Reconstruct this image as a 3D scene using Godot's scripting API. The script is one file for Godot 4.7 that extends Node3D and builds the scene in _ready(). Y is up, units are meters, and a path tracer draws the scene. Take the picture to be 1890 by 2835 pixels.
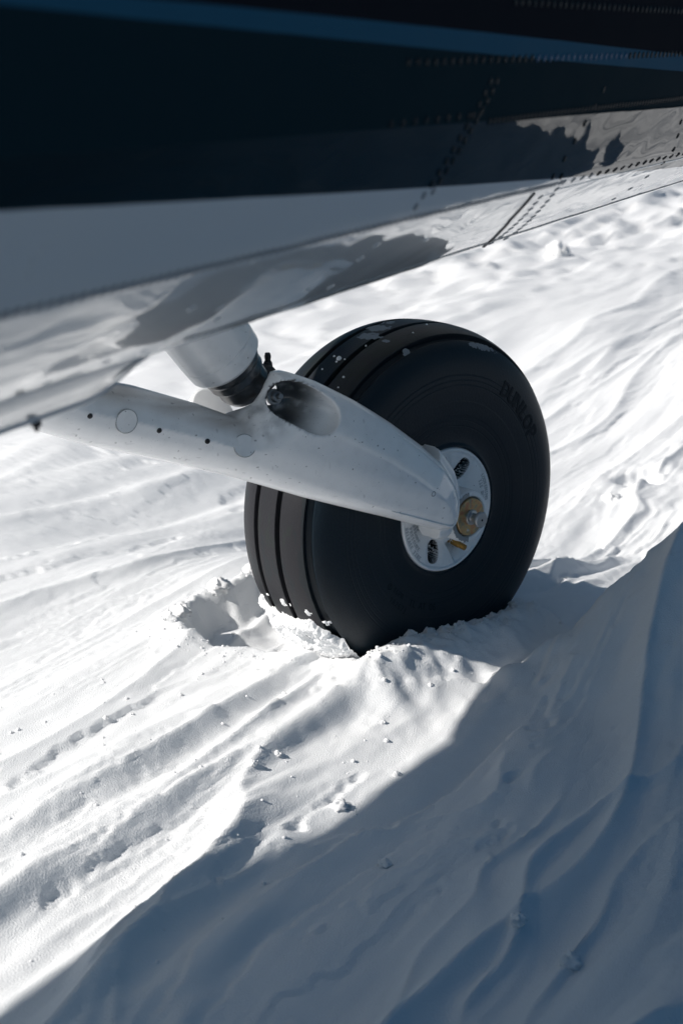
extends Node3D

# Frames. Wheel frame: origin at the wheel's centre, X forward along the wheel's rolling plane, Y up, Z along the axle.
# Body frame: the airplane's long axis runs along EU, EV points out of its right side (the wheel is turned about 17 degrees).
const EU := Vector3(0.95795, 0.0, -0.28698)
const EV := Vector3(0.28698, 0.0, 0.95795)
const CAM := Vector3(-1.7465, 0.7376, 1.7998)

var rng := RandomNumberGenerator.new()
var M := {}
var airplane: Node3D
var used := {}

func _ready() -> void:
	rng.seed = 7
	# ---------- camera ----------
	var cam := Camera3D.new()
	cam.name = "camera"
	cam.keep_aspect = Camera3D.KEEP_HEIGHT
	cam.fov = 2.0 * rad_to_deg(atan(0.36))
	cam.near = 0.05
	cam.far = 300.0
	var d := Vector3(0.63364905, -0.29169651, -0.71652078)
	var r := Vector3(0.74702813, -0.01004318, 0.66471656)
	var u := Vector3(0.20109165, 0.9564582, -0.21154164)
	cam.transform = Transform3D(Basis(r, u, -d).orthonormalized(), CAM)
	var lens := CameraAttributesPhysical.new()
	lens.frustum_focal_length = 12.0 / 0.36
	lens.frustum_focus_distance = 2.35
	lens.exposure_aperture = 3.8
	cam.attributes = lens
	add_child(cam)
	# ---------- sky, sun, exposure ----------
	var sky_m := ProceduralSkyMaterial.new()
	sky_m.sky_top_color = Color(0.03, 0.27, 0.43)
	sky_m.sky_horizon_color = Color(0.22, 0.50, 0.63)
	sky_m.sky_curve = 0.12
	sky_m.ground_bottom_color = Color(0.75, 0.78, 0.80)
	sky_m.ground_horizon_color = Color(0.75, 0.78, 0.80)
	sky_m.energy_multiplier = 0.62
	var sky := Sky.new()
	sky.sky_material = sky_m
	var env := Environment.new()
	env.background_mode = Environment.BG_SKY
	env.sky = sky
	env.tonemap_mode = Environment.TONE_MAPPER_LINEAR
	env.tonemap_exposure = 1.14
	env.sdfgi_enabled = true
	env.ssao_enabled = true
	env.ssil_enabled = true
	var we := WorldEnvironment.new()
	we.name = "world_environment"
	we.environment = env
	add_child(we)
	var sun := DirectionalLight3D.new()
	sun.name = "sun"
	sun.light_color = Color(1.0, 0.98, 0.955)
	sun.light_energy = 1.35
	sun.light_angular_distance = 0.8
	sun.shadow_enabled = true
	add_child(sun)
	var travel := (EU * 0.77 + EV * 0.64) * 1.25 + Vector3(0, -1, 0)
	sun.look_at_from_position(Vector3(0, 5, 0), Vector3(0, 5, 0) + travel, Vector3.UP)
	# ---------- build ----------
	make_materials()
	make_noise()
	build_snow()
	build_airplane()
	build_snow_bits()

# =====================================================================
# helpers
# =====================================================================
func lin(r: float, g: float, b: float) -> Color:
	return Color(r, g, b).linear_to_srgb()

func mat(c: Color, rough: float, metal := 0.0, coat := 0.0, coat_rough := 0.1) -> StandardMaterial3D:
	var m := StandardMaterial3D.new()
	m.albedo_color = c
	m.roughness = rough
	m.metallic = metal
	if coat > 0.0:
		m.clearcoat_enabled = true
		m.clearcoat = coat
		m.clearcoat_roughness = coat_rough
	return m

func tex(img: Image) -> ImageTexture:
	return ImageTexture.create_from_image(img)

func noise(seed_: int, freq: float, oct := 1, kind := FastNoiseLite.TYPE_SIMPLEX_SMOOTH) -> FastNoiseLite:
	var n := FastNoiseLite.new()
	n.seed = seed_
	n.noise_type = kind
	n.frequency = freq
	n.fractal_type = FastNoiseLite.FRACTAL_FBM if oct > 1 else FastNoiseLite.FRACTAL_NONE
	n.fractal_octaves = oct
	return n

func speck_image(side: int, count: int, dark: Color, big: float, seed_: int, mottle := 0.05) -> Image:
	# paint with small chips and stone specks
	var img := Image.create(side, side, false, Image.FORMAT_RGB8)
	var n := noise(seed_, 0.012, 4)
	for y in side:
		for x in side:
			var k := 1.0 + mottle * n.get_noise_2d(x, y)
			img.set_pixel(x, y, Color(minf(k, 1.0), minf(k, 1.0), minf(k * 1.0, 1.0)))
	var g := RandomNumberGenerator.new()
	g.seed = seed_
	for i in count:
		var cx := g.randi_range(4, side - 5)
		var cy := g.randi_range(4, side - 5)
		var rr := 0.7 + big * pow(g.randf(), 6.0)
		var st := g.randf_range(0.5, 2.2)
		var a := g.randf_range(0.3, 0.95)
		for yy in range(-4, 5):
			for xx in range(-4, 5):
				var q := sqrt(xx * xx / st + yy * yy * st) / rr
				if q < 1.0:
					var c := img.get_pixel(cx + xx, cy + yy)
					img.set_pixel(cx + xx, cy + yy, c.lerp(dark, a * minf(1.0, 2.0 * (1.0 - q))))
	return img

func noise_tex(seed_: int, freq: float, side := 512, oct := 5) -> ImageTexture:
	var n := noise(seed_, freq, oct)
	return tex(n.get_seamless_image(side, side))

func tri(m: StandardMaterial3D, s: float, world := true) -> void:
	m.uv1_triplanar = true
	m.uv1_world_triplanar = world
	m.uv1_scale = Vector3(s, s, s)

func make_materials() -> void:
	var snow := mat(lin(0.86, 0.87, 0.88), 0.85)
	snow.heightmap_enabled = true
	snow.heightmap_texture = noise_tex(3, 0.07, 1024, 6)
	snow.heightmap_scale = 0.10
	snow.metallic_specular = 0.35
	tri(snow, 4.3)
	M.snow = snow
	var crumb := mat(lin(0.88, 0.885, 0.89), 0.9)
	M.crumb = crumb
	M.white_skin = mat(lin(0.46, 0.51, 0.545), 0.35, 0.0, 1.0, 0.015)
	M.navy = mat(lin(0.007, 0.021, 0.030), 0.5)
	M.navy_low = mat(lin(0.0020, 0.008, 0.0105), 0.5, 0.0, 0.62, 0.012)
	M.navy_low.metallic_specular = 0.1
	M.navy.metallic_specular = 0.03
	M.stripe = mat(lin(0.016, 0.078, 0.140), 0.5)
	M.stripe.metallic_specular = 0.05
	M.maroon = mat(lin(0.010, 0.013, 0.019), 0.6)
	M.maroon.metallic_specular = 0.03
	var arm := mat(lin(0.91, 0.915, 0.92), 0.36, 0.0, 0.7, 0.10)
	arm.albedo_texture = tex(speck_image(1024, 800, Color(0.10, 0.11, 0.13), 4.2, 21))
	arm.vertex_color_use_as_albedo = true
	tri(arm, 2.2)
	M.arm = arm
	var strut := mat(lin(0.80, 0.81, 0.82), 0.42, 0.0, 0.5, 0.15)
	strut.albedo_texture = tex(speck_image(512, 130, Color(0.08, 0.09, 0.1), 3.4, 5, 0.12))
	tri(strut, 3.6)
	M.strut = strut
	var rim := mat(lin(0.91, 0.915, 0.92), 0.45, 0.0, 0.4, 0.2)
	rim.albedo_texture = tex(speck_image(512, 160, Color(0.06, 0.07, 0.08), 2.8, 11))
	rim.vertex_color_use_as_albedo = true
	tri(rim, 4.1)
	M.rim = rim
	var rub := mat(lin(0.016, 0.0185, 0.021), 0.48)
	rub.heightmap_enabled = true
	rub.heightmap_texture = noise_tex(9, 0.05, 512, 5)
	rub.heightmap_scale = 0.03
	tri(rub, 6.0)
	rub.vertex_color_use_as_albedo = true
	rub.albedo_color = Color.WHITE
	rub.metallic_specular = 0.42
	M.rubber = rub
	M.letter = mat(lin(0.0045, 0.0105, 0.016), 0.52)
	M.letter.metallic_specular = 0.3
	M.rim_letter = mat(lin(0.52, 0.54, 0.56), 0.5)
	M.black = mat(lin(0.010, 0.011, 0.013), 0.5)
	var piston := mat(lin(0.03, 0.035, 0.04), 0.35, 0.0, 0.5, 0.2)
	piston.albedo_texture = noise_tex(31, 0.03, 256, 4)
	tri(piston, 5.0)
	piston.albedo_color = lin(0.10, 0.12, 0.14)
	M.piston = piston
	var gold := mat(lin(0.62, 0.44, 0.20), 0.32, 0.85)
	gold.albedo_texture = patina_tex()
	gold.albedo_color = Color.WHITE
	tri(gold, 9.0, false)
	M.gold = gold
	M.steel = mat(lin(0.50, 0.50, 0.50), 0.30, 0.9)
	M.bare = mat(lin(0.33, 0.35, 0.37), 0.5, 0.6)
	M.brass = mat(lin(0.50, 0.27, 0.07), 0.38, 0.8)
	M.rivet_white = mat(lin(0.13, 0.165, 0.195), 0.4, 0.0, 0.35, 0.06)  # slate albedo stands in for the dark reflection on heads in white skin
	M.rivet_navy = mat(lin(0.006, 0.014, 0.020), 0.5, 0.0, 0.04, 0.10)
	M.rivet_stripe = mat(lin(0.014, 0.07, 0.15), 0.5, 0.0, 0.1, 0.1)
	M.rivet_stripe.metallic_specular = 0.1
	M.rivet_navy.metallic_specular = 0.1
	M.dust = mat(lin(0.22, 0.25, 0.28), 0.9)

func patina_tex() -> ImageTexture:
	var n := noise(77, 0.02, 3)
	var img := Image.create(256, 256, false, Image.FORMAT_RGB8)
	for y in 256:
		for x in 256:
			var k := n.get_noise_2d(x, y)
			var c := lin(0.62, 0.45, 0.22)
			c = c.lerp(lin(0.60, 0.30, 0.18), clampf(k * 2.2, 0, 1))
			c = c.lerp(lin(0.35, 0.33, 0.28), clampf(-k * 2.0, 0, 0.8))
			img.set_pixel(x, y, c)
	return tex(img)

func arr_mesh(v: PackedVector3Array, n: PackedVector3Array, ix: PackedInt32Array, col := PackedColorArray()) -> ArrayMesh:
	var a := []
	a.resize(Mesh.ARRAY_MAX)
	a[Mesh.ARRAY_VERTEX] = v
	a[Mesh.ARRAY_NORMAL] = n
	a[Mesh.ARRAY_INDEX] = ix
	if col.size():
		a[Mesh.ARRAY_COLOR] = col
	var m := ArrayMesh.new()
	m.add_surface_from_arrays(Mesh.PRIMITIVE_TRIANGLES, a)
	return m

# a mesh over an nu x nv grid of points; wrap joins the last row of u to the first
func grid(p: PackedVector3Array, nu: int, nv: int, wrap_u := false, flip := false, col := PackedColorArray(), outward := true) -> ArrayMesh:
	var nor := PackedVector3Array()
	nor.resize(p.size())
	for i in nu:
		var ia := i - 1
		var ib := i + 1
		if wrap_u:
			ia = posmod(ia, nu)
			ib = posmod(ib, nu)
		else:
			ia = maxi(ia, 0)
			ib = mini(ib, nu - 1)
		for j in nv:
			var du := p[ib * nv + j] - p[ia * nv + j]
			var dv := p[i * nv + mini(j + 1, nv - 1)] - p[i * nv + maxi(j - 1, 0)]
			var q := du.cross(dv)
			if q.length_squared() < 1e-20:
				q = Vector3.ZERO
			nor[i * nv + j] = -q.normalized() if flip else q.normalized()
	# points where a whole row meets (poles, axis) take the mean of their neighbours
	for i in nu:
		for j in [0, nv - 1]:
			if nor[i * nv + j] == Vector3.ZERO:
				var s := Vector3.ZERO
				var jn := 1 if j == 0 else nv - 2
				for k in nu:
					s += nor[k * nv + jn]
				nor[i * nv + j] = s.normalized() if s.length() > 1e-6 else Vector3.UP
	if outward:
		var mid := Vector3.ZERO
		for q in p:
			mid += q
		mid /= p.size()
		var sum := 0.0
		for i in p.size():
			sum += (p[i] - mid).dot(nor[i])
		if sum < 0.0:
			flip = not flip
			for i in p.size():
				nor[i] = -nor[i]
	var ix := PackedInt32Array()
	var last := nu if wrap_u else nu - 1
	for i in last:
		var i2 := (i + 1) % nu
		for j in nv - 1:
			var a := i * nv + j
			var b := i2 * nv + j
			if flip:
				ix.append_array([a, b, b + 1, a, b + 1, a + 1])
			else:
				ix.append_array([a, b + 1, b, a, a + 1, b + 1])
	return arr_mesh(p, nor, ix, col)

# solid of revolution about Z: pts are (radius, z)
func lathe(pts: PackedVector2Array, seg := 64, flip := false) -> ArrayMesh:
	var p := PackedVector3Array()
	for i in seg:
		var t := TAU * i / seg
		for q in pts:
			p.append(Vector3(cos(t) * q.x, sin(t) * q.x, q.y))
	return grid(p, seg, pts.size(), true, flip)

# profile with each corner rounded off by a small chamfer
func soft(pts: PackedVector2Array, c := 0.0012) -> PackedVector2Array:
	var o := PackedVector2Array()
	for i in pts.size():
		if i == 0 or i == pts.size() - 1:
			o.append(pts[i])
			continue
		var a := pts[i - 1] - pts[i]
		var b := pts[i + 1] - pts[i]
		var ka := minf(c, a.length() * 0.4)
		var kb := minf(c, b.length() * 0.4)
		var pa := pts[i] + a.normalized() * ka
		var pb := pts[i] + b.normalized() * kb
		o.append(pa + a.normalized() * ka * 0.25)
		o.append(pa)
		o.append((pa + pb + pts[i] * 0.8) / 2.8)
		o.append(pb)
		o.append(pb + b.normalized() * kb * 0.25)
	return o

func numbered(called: String, parent: Node) -> String:
	var key := "%d/%s" % [parent.get_instance_id(), called]
	var n: int = used.get(key, 0)
	used[key] = n + 1
	return called if n == 0 else "%s_%03d" % [called, n]

func put(called: String, mesh: Mesh, m: Material, parent: Node, at := Transform3D()) -> MeshInstance3D:
	var o := MeshInstance3D.new()
	o.name = numbered(called, parent)
	o.mesh = mesh
	o.material_override = m
	o.transform = at
	o.cast_shadow = GeometryInstance3D.SHADOW_CASTING_SETTING_ON
	parent.add_child(o, true)
	return o

func tag(o: Node, label: String, category := "", group := "", kind := "") -> void:
	o.set_meta("label", label)
	if category:
		o.set_meta("category", category)
	if group:
		o.set_meta("group", group)
	if kind:
		o.set_meta("kind", kind)

func sst(a: float, b: float, x: float) -> float:
	return smoothstep(a, b, x)

# =====================================================================
# snow ground
# =====================================================================
var nA: FastNoiseLite
var nB: FastNoiseLite
var nC: FastNoiseLite
var nD: FastNoiseLite
var nE: FastNoiseLite
var nW: FastNoiseLite

func make_noise() -> void:
	nA = noise(101, 1.0, 2)
	nB = noise(202, 1.0, 3)
	nC = noise(303, 1.0, 3)
	nD = noise(404, 1.0, 2)
	nE = noise(505, 1.0, 3)
	nW = noise(606, 1.0, 2)

func seg_d(p: Vector2, a: Vector2, b: Vector2) -> Vector2:
	# distance to the segment and the share along it
	var ab := b - a
	var t := clampf((p - a).dot(ab) / ab.length_squared(), 0.0, 1.0)
	return Vector2(p.distance_to(a + ab * t), t)

func snow_h(u: float, v: float) -> float:
	var x := EU.x * u + EV.x * v
	var z := EU.z * u + EV.z * v
	var warp := nW.get_noise_2d(u * 0.55, v * 1.1)
	var vv := v + warp * 0.09
	var h := -0.265 - 0.035 * sst(0.2, 0.7, x) * sst(3.5, 1.5, x)
	# broad drifts
	h += nA.get_noise_2d(u * 0.30 + 3.0, vv * 1.0) * 0.05
	var near := sst(-0.5, 0.35, v)
	h += nB.get_noise_2d(u * 0.50 + 77.0, vv * 2.2) * lerpf(0.020, 0.034, near)
	# long wind ridges with keen crests and wide hollows
	var rn := nB.get_noise_2d(u * 0.24, vv * 2.0 + 7.0)
	h += pow(maxf(0.0, 1.0 - absf(rn) * 2.6), 2.0) * lerpf(0.016, 0.040, near)
	var rm := nC.get_noise_2d(u * 0.7 + 33.0, vv * 4.6 + 3.0 + 0.35 * nD.get_noise_2d(u * 2.0, v * 2.0))
	h += pow(maxf(0.0, 1.0 - absf(rm) * 2.6), 2.0) * 0.015 * near * sst(-0.15, 0.2, nA.get_noise_2d(u * 0.9 + 11.0, v * 1.6 + 5.0))
	# broken steps in the wind crust: gentle windward slope, sharp ragged lee edge
	var rag := nE.get_noise_2d(u * 16.0, v * 26.0)
	var patch := nA.get_noise_2d(u * 1.1 + 30.0, v * 2.0)
	var t := (nC.get_noise_2d(u * 0.34 + 11.0, vv * 2.3) * 0.5 + 0.5) * 3.6 + 0.22 * nD.get_noise_2d(u * 4.0, v * 14.0) + 0.10 * rag
	var f := t - floorf(t)
	h += (sst(0.0, 0.10, f) - f) * lerpf(0.009, 0.012, near) * (1.0 - 0.8 * sst(0.45, 0.7, v)) * (0.15 + 0.75 * sst(-0.2, 0.25, patch))
	t = (nB.get_noise_2d(u * 0.8 + 90.0, vv * 6.5) * 0.5 + 0.5) * 5.0 + 0.25 * nD.get_noise_2d(u * 9.0 + 5.0, v * 20.0) + 0.16 * rag
	f = t - floorf(t)
	h += (sst(0.0, 0.09, f) - f) * lerpf(0.0030, 0.0062, near) * (1.0 - 0.85 * sst(0.35, 0.6, v)) * sst(-0.15, 0.30, -patch + 0.12)
	# small flutes
	h += nD.get_noise_2d(u * 1.3, vv * 14.0) * lerpf(0.0012, 0.0024, near)
	h += (0.5 - absf(nE.get_noise_2d(u * 1.1 + 60.0, vv * 7.0)) * 2.0) * 0.0045 * near * sst(-0.25, 0.2, nD.get_noise_2d(u * 0.9 + 20.0, v * 2.4))
	h += nC.get_noise_2d(u * 2.6, v * 17.0) * 0.0012
	h += nE.get_noise_2d(u * 5.0, v * 36.0) * 0.0010
	# grainy patches
	h += nE.get_noise_2d(u * 50.0, v * 75.0) * (0.0003 + 0.0013 * sst(0.0, 0.35, nB.get_noise_2d(u * 0.9 + 40.0, v * 3.0)))
	# a hollow beyond the wheel that turns away from the sun
	h -= 0.13 * sst(0.30, 1.05, u - 0.45 * (v + 0.1)) * sst(3.4, 1.5, u) * sst(-1.6, -0.7, v)
	# far off the ground rises
	var far := maxf(0.0, -v - 1.6 + 0.25 * u)
	h += 0.055 * far * far / (far + 3.0)
	if far > 0.3:
		h += nA.get_noise_2d(u * 0.8, v * 1.3) * 0.15 * sst(0.3, 4.0, far)
		var tf := (nC.get_noise_2d(u * 0.5 + 50.0, v * 0.9) * 0.5 + 0.5) * 5.0 + 0.3 * nD.get_noise_2d(u * 3.0, v * 5.0)
		var ff := tf - floorf(tf)
		h += (sst(0.0, 0.12, ff) - ff) * 0.085 * sst(0.3, 2.5, far)
		h += nD.get_noise_2d(u * 2.5, v * 5.0) * 0.012 * sst(0.3, 2.0, far)
	# a small pit broken into the crust behind the wheel
	var pd := Vector2(x - 1.62, (z + 0.66) * 1.2).length() + 0.03 * nD.get_noise_2d(u * 12.0, v * 12.0)
	if pd < 0.3:
		h += -0.045 * (1.0 - sst(0.03, 0.09, pd)) + 0.008 * exp(-pow((pd - 0.13) / 0.04, 2.0))
	# --- a keen-edged drift rising from the wheel's near side towards the nose ---
	var dc := Vector2(u + 0.13, v - 0.215)
	var al := (dc.x * 0.845 + dc.y * 0.535) / 0.435
	if al > -1.2 and al < 4.0:
		var jc := nE.get_noise_2d(u * 30.0, v * 30.0)
		var jd := nD.get_noise_2d(u * 8.0, v * 8.0)
		var sd := -dc.x * 0.535 + dc.y * 0.845 + 0.007 * jc + 0.014 * jd
		var yc := -0.262 + 0.185 * pow(sst(-0.1, 1.05, al), 1.3) + 0.02 * clampf(al - 1.0, 0.0, 1.0) + 0.010 * jd - 0.25 * sst(1.8, 4.0, al)
		var ridge := yc + (h + 0.265) * 0.95
		if sd > 0.0:
			ridge -= 0.06 * sd + 0.22 * sd * sd
		else:
			ridge += 1.5 * sd - 0.006 * absf(jc)
		var mx := maxf(0.012 - absf(h - ridge), 0.0) / 0.012
		h = maxf(h, ridge) + mx * mx * 0.003
	# --- snow about the wheel ---
	var p := Vector2(x, z)
	if p.length() < 1.1:
		var jag := nE.get_noise_2d(x * 26.0, z * 26.0)
		var jag2 := nD.get_noise_2d(x * 9.0, z * 9.0)
		# bank pushed up along the near sidewall
		var s := seg_d(p, Vector2(-0.22, 0.155), Vector2(0.20, 0.14))
		var bank := exp(-pow(s.x / (0.062 + 0.010 * jag2), 2.0))
		h = maxf(h, lerpf(h, -0.198 + 0.010 * jag + 0.009 * jag2 - 0.02 * s.y, bank * 0.9))
		# the hole the tyre has broken on its far side
		var q := Vector2((x + 0.13) / 0.22, (z + 0.20) / 0.165)
		var e := q.length() + 0.014 * jag + 0.09 * jag2
		h -= 0.075 * (1.0 - sst(0.66, 1.0, e)) + 0.012 * jag2 * (1.0 - sst(0.6, 0.9, e))
		h += 0.020 * exp(-pow((e - 1.10) / 0.15, 2.0)) * (1.0 + 0.4 * jag) * sst(-0.10, -0.24, z)
		# the tyre's own bed
		if absf(z) < 0.16 and x * x < 0.10:
			var under := -sqrt(maxf(0.0, 0.318 * 0.318 - x * x)) + 0.01
			if absf(z) < 0.10:
				h = minf(h, maxf(under, -0.318))
	return h

func axis(lo: float, hi: float, step: float, from: float, to: float, grow: float) -> PackedFloat32Array:
	var a := PackedFloat32Array()
	var left := PackedFloat32Array()
	var s := step
	var x := from
	while x > lo:
		s *= grow
		x -= s
		left.append(x)
	left.reverse()
	a.append_array(left)
	x = from
	while x < to:
		a.append(x)
		x += step
	s = step
	while x < hi:
		a.append(x)
		s *= grow
		x += s
	a.append(x)
	return a

func build_snow() -> void:
	var us := axis(-6.0, 60.0, 0.0064, -1.75, 1.0, 1.026)
	var vs := axis(-45.0, 5.0, 0.0046, -0.75, 0.95, 1.026)
	var p := PackedVector3Array()
	p.resize(us.size() * vs.size())
	var k := 0
	for u in us:
		for v in vs:
			p[k] = EU * u + EV * v + Vector3(0, snow_h(u, v), 0)
			k += 1
	var g := put("snow_ground", grid(p, us.size(), vs.size(), false, true, PackedColorArray(), false), M.snow, self)
	tag(g, "wind-carved white snow field with long ridges under the airplane", "snow", "", "structure")

# =====================================================================
# airplane
# =====================================================================
func y_riv(u: float) -> float:
	return 0.6368 + 0.0157 * u - 0.0008 * u * u
func y_low(u: float) -> float:
	return 0.5465 + 0.0256 * u
func y_navy(u: float) -> float:
	var w := clampf(u, -2.4, 0.9)
	return 0.6086 - 0.0249 * w + 0.0083 * w * w
func y_sb(u: float) -> float:
	return 0.7343 - 0.0191 * u + 0.0037 * u * u * sst(-3.0, -1.7, u)
func y_st(u: float) -> float:
	return 0.7518 - 0.0268 * u - 0.0041 * u * u * sst(-3.0, -1.7, u)
func v_riv(u: float) -> float:
	return 0.60 - 0.05 * (clampf(u, -6.0, 3.0) + 1.1)

# section height coordinate: 0 keel, 1 bottom edge, 2 lower rivet row, 3 upper rivet row, above that 0.1 m each
func skin_uv(u: float, t: float) -> Vector2:
	var vr := v_riv(u)
	var yr := y_riv(u)
	var yl := y_low(u)
	if t >= 3.0:
		var h := (t - 3.0) * 0.1
		var top := 2.0
		var y := yr + h
		var v := vr + 0.075 * (1.0 - exp(-h / 0.16))
		if h > 0.5:
			var w := clampf((h - 0.5) / (top - 0.5), 0.0, 1.0)
			v *= sqrt(maxf(0.0, 1.0 - w * w))
		return Vector2(v, y)
	if t >= 2.0:
		var w := t - 2.0
		# slightly bellied panel between the rows, with rounded chines
		var bow := 0.006 * sin(PI * w)
		return Vector2(lerpf(vr - 0.15, vr, w) + bow * 0.5, lerpf(yl, yr, w) - bow * 0.85)
	if t >= 1.0:
		var w := t - 1.0
		return Vector2(lerpf(vr - 0.22, vr - 0.15, w), lerpf(yl - 0.008, yl, pow(w, 1.5)))
	return Vector2(lerpf(0.0, vr - 0.22, t), lerpf(yl - 0.004, yl - 0.008, t))

func skin_at(u: float, t: float, side := 1.0) -> Vector3:
	# rounded over the chines by averaging
	var s := Vector2.ZERO
	if t > 0.3 and t < 4.0:
		var e := 0.06
		s = (skin_uv(u, t - e) + skin_uv(u, t) * 2.0 + skin_uv(u, t + e)) * 0.25
	else:
		s = skin_uv(u, t)
	if side < 0.0:
		s.x *= 0.75 - 0.17 * sst(-1.0, -0.2, u)  # unseen far flank narrowed to set where the body's shadow edge falls
	# the nose closes in ahead of the wheel
	var nose := clampf((u - 0.45) / 1.15, 0.0, 1.0)
	if nose > 0.0:
		var k := sqrt(1.0 - nose * nose)
		s.x *= k
		s.y = lerpf(0.95, s.y, lerpf(k, 1.0, 0.25))
	var wob := 0.0009 * nA.get_noise_2d(u * 3.1, t * 0.9 + 40.0) + 0.0005 * nA.get_noise_2d(u * 9.0, t * 1.6 + 70.0)
	return EU * u + EV * (s.x + wob) * side + Vector3(0, s.y - wob * 0.5, 0)

func t_of_y(u: float, y: float) -> float:
	var yr := y_riv(u)
	if y >= yr:
		return 3.0 + (y - yr) * 10.0
	return 3.0 - (yr - y) / (yr - y_low(u))

func skin_normal(u: float, t: float, side := 1.0) -> Vector3:
	var a := skin_at(u + 0.004, t, side) - skin_at(u - 0.004, t, side)
	var b := skin_at(u, t + 0.03, side) - skin_at(u, t - 0.03, side)
	var n := a.cross(b).normalized()
	return n * side

func skin_band(lo: Callable, hi: Callable, nt: int, side := 1.0) -> ArrayMesh:
	var us := PackedFloat32Array()
	var u := -5.0
	while u < 1.61:
		us.append(u)
		u += 0.02 if u > -1.8 and u < 0.5 else (0.12 if u < 0.0 else 0.03)
	var p := PackedVector3Array()
	var n := PackedVector3Array()
	var ix := PackedInt32Array()
	for i in us.size():
		var a: float = lo.call(us[i])
		var b: float = hi.call(us[i])
		for j in nt:
			var t := lerpf(a, b, float(j) / (nt - 1))
			p.append(skin_at(us[i], t, side))
			n.append(skin_normal(us[i], t, side))
	for i in us.size() - 1:
		for j in nt - 1:
			var k := i * nt + j
			if side > 0:
				ix.append_array([k, k + nt + 1, k + nt, k, k + 1, k + nt + 1])
			else:
				ix.append_array([k, k + nt, k + nt + 1, k, k + nt + 1, k + 1])
	return arr_mesh(p, n, ix)

func on_skin(u: float, t: float, lift := 0.0) -> Transform3D:
	var n := skin_normal(u, t)
	var a := (EU - n * EU.dot(n)).normalized()
	var b := n.cross(a)
	return Transform3D(Basis(a, b, n), skin_at(u, t) + n * lift)

var rivet_mesh: ArrayMesh
var rivets := []

func rivet_row(fu: Callable, count: int) -> void:
	for i in count:
		var q: Vector2 = fu.call(i)
		rivets.append(q)

func build_airplane() -> void:
	airplane = Node3D.new()
	airplane.name = "airplane"
	add_child(airplane)
	tag(airplane, "white and dark navy airplane with riveted skin, standing on one landing gear wheel in snow", "airplane")
	var tn := func(u: float) -> float: return t_of_y(u, y_navy(u))
	var tb := func(u: float) -> float: return t_of_y(u, y_sb(u))
	var tt := func(u: float) -> float: return t_of_y(u, y_st(u))
	var t0 := func(_u: float) -> float: return 0.0
	var t9 := func(_u: float) -> float: return 18.0
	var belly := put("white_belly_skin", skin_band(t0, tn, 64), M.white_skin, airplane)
	tag(belly, "glossy white lower fuselage skin with rows of rivets")
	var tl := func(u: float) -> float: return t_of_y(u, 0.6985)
	put("lower_navy_gloss_band", skin_band(tn, tl, 10), M.navy_low, airplane)  # glossier copy of the navy paint, split off to keep the reflection low
	var navy := put("navy_side_skin", skin_band(tl, tb, 10), M.navy, airplane)
	tag(navy, "glossy dark navy fuselage side")
	tag(put("blue_stripe", skin_band(tb, tt, 4), M.stripe, airplane), "thin mid-blue stripe painted along the dark fuselage side")
	tag(put("dark_upper_skin", skin_band(tt, t9, 40), M.maroon, airplane), "nearly black upper fuselage skin above the blue stripe")
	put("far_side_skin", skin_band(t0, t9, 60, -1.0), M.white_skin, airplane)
	# end caps close the body out of view
	for e in [-5.0]:
		var p := PackedVector3Array()
		for s in [1.0, -1.0]:
			for j in 40:
				p.append(skin_at(e, 18.0 * j / 39.0, s))
		put("bulkhead", grid(p, 2, 40), M.white_skin, airplane)
	build_rivets(belly, navy)
	build_belly_parts()
	build_arm()
	build_strut()
	build_wheel()

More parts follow.
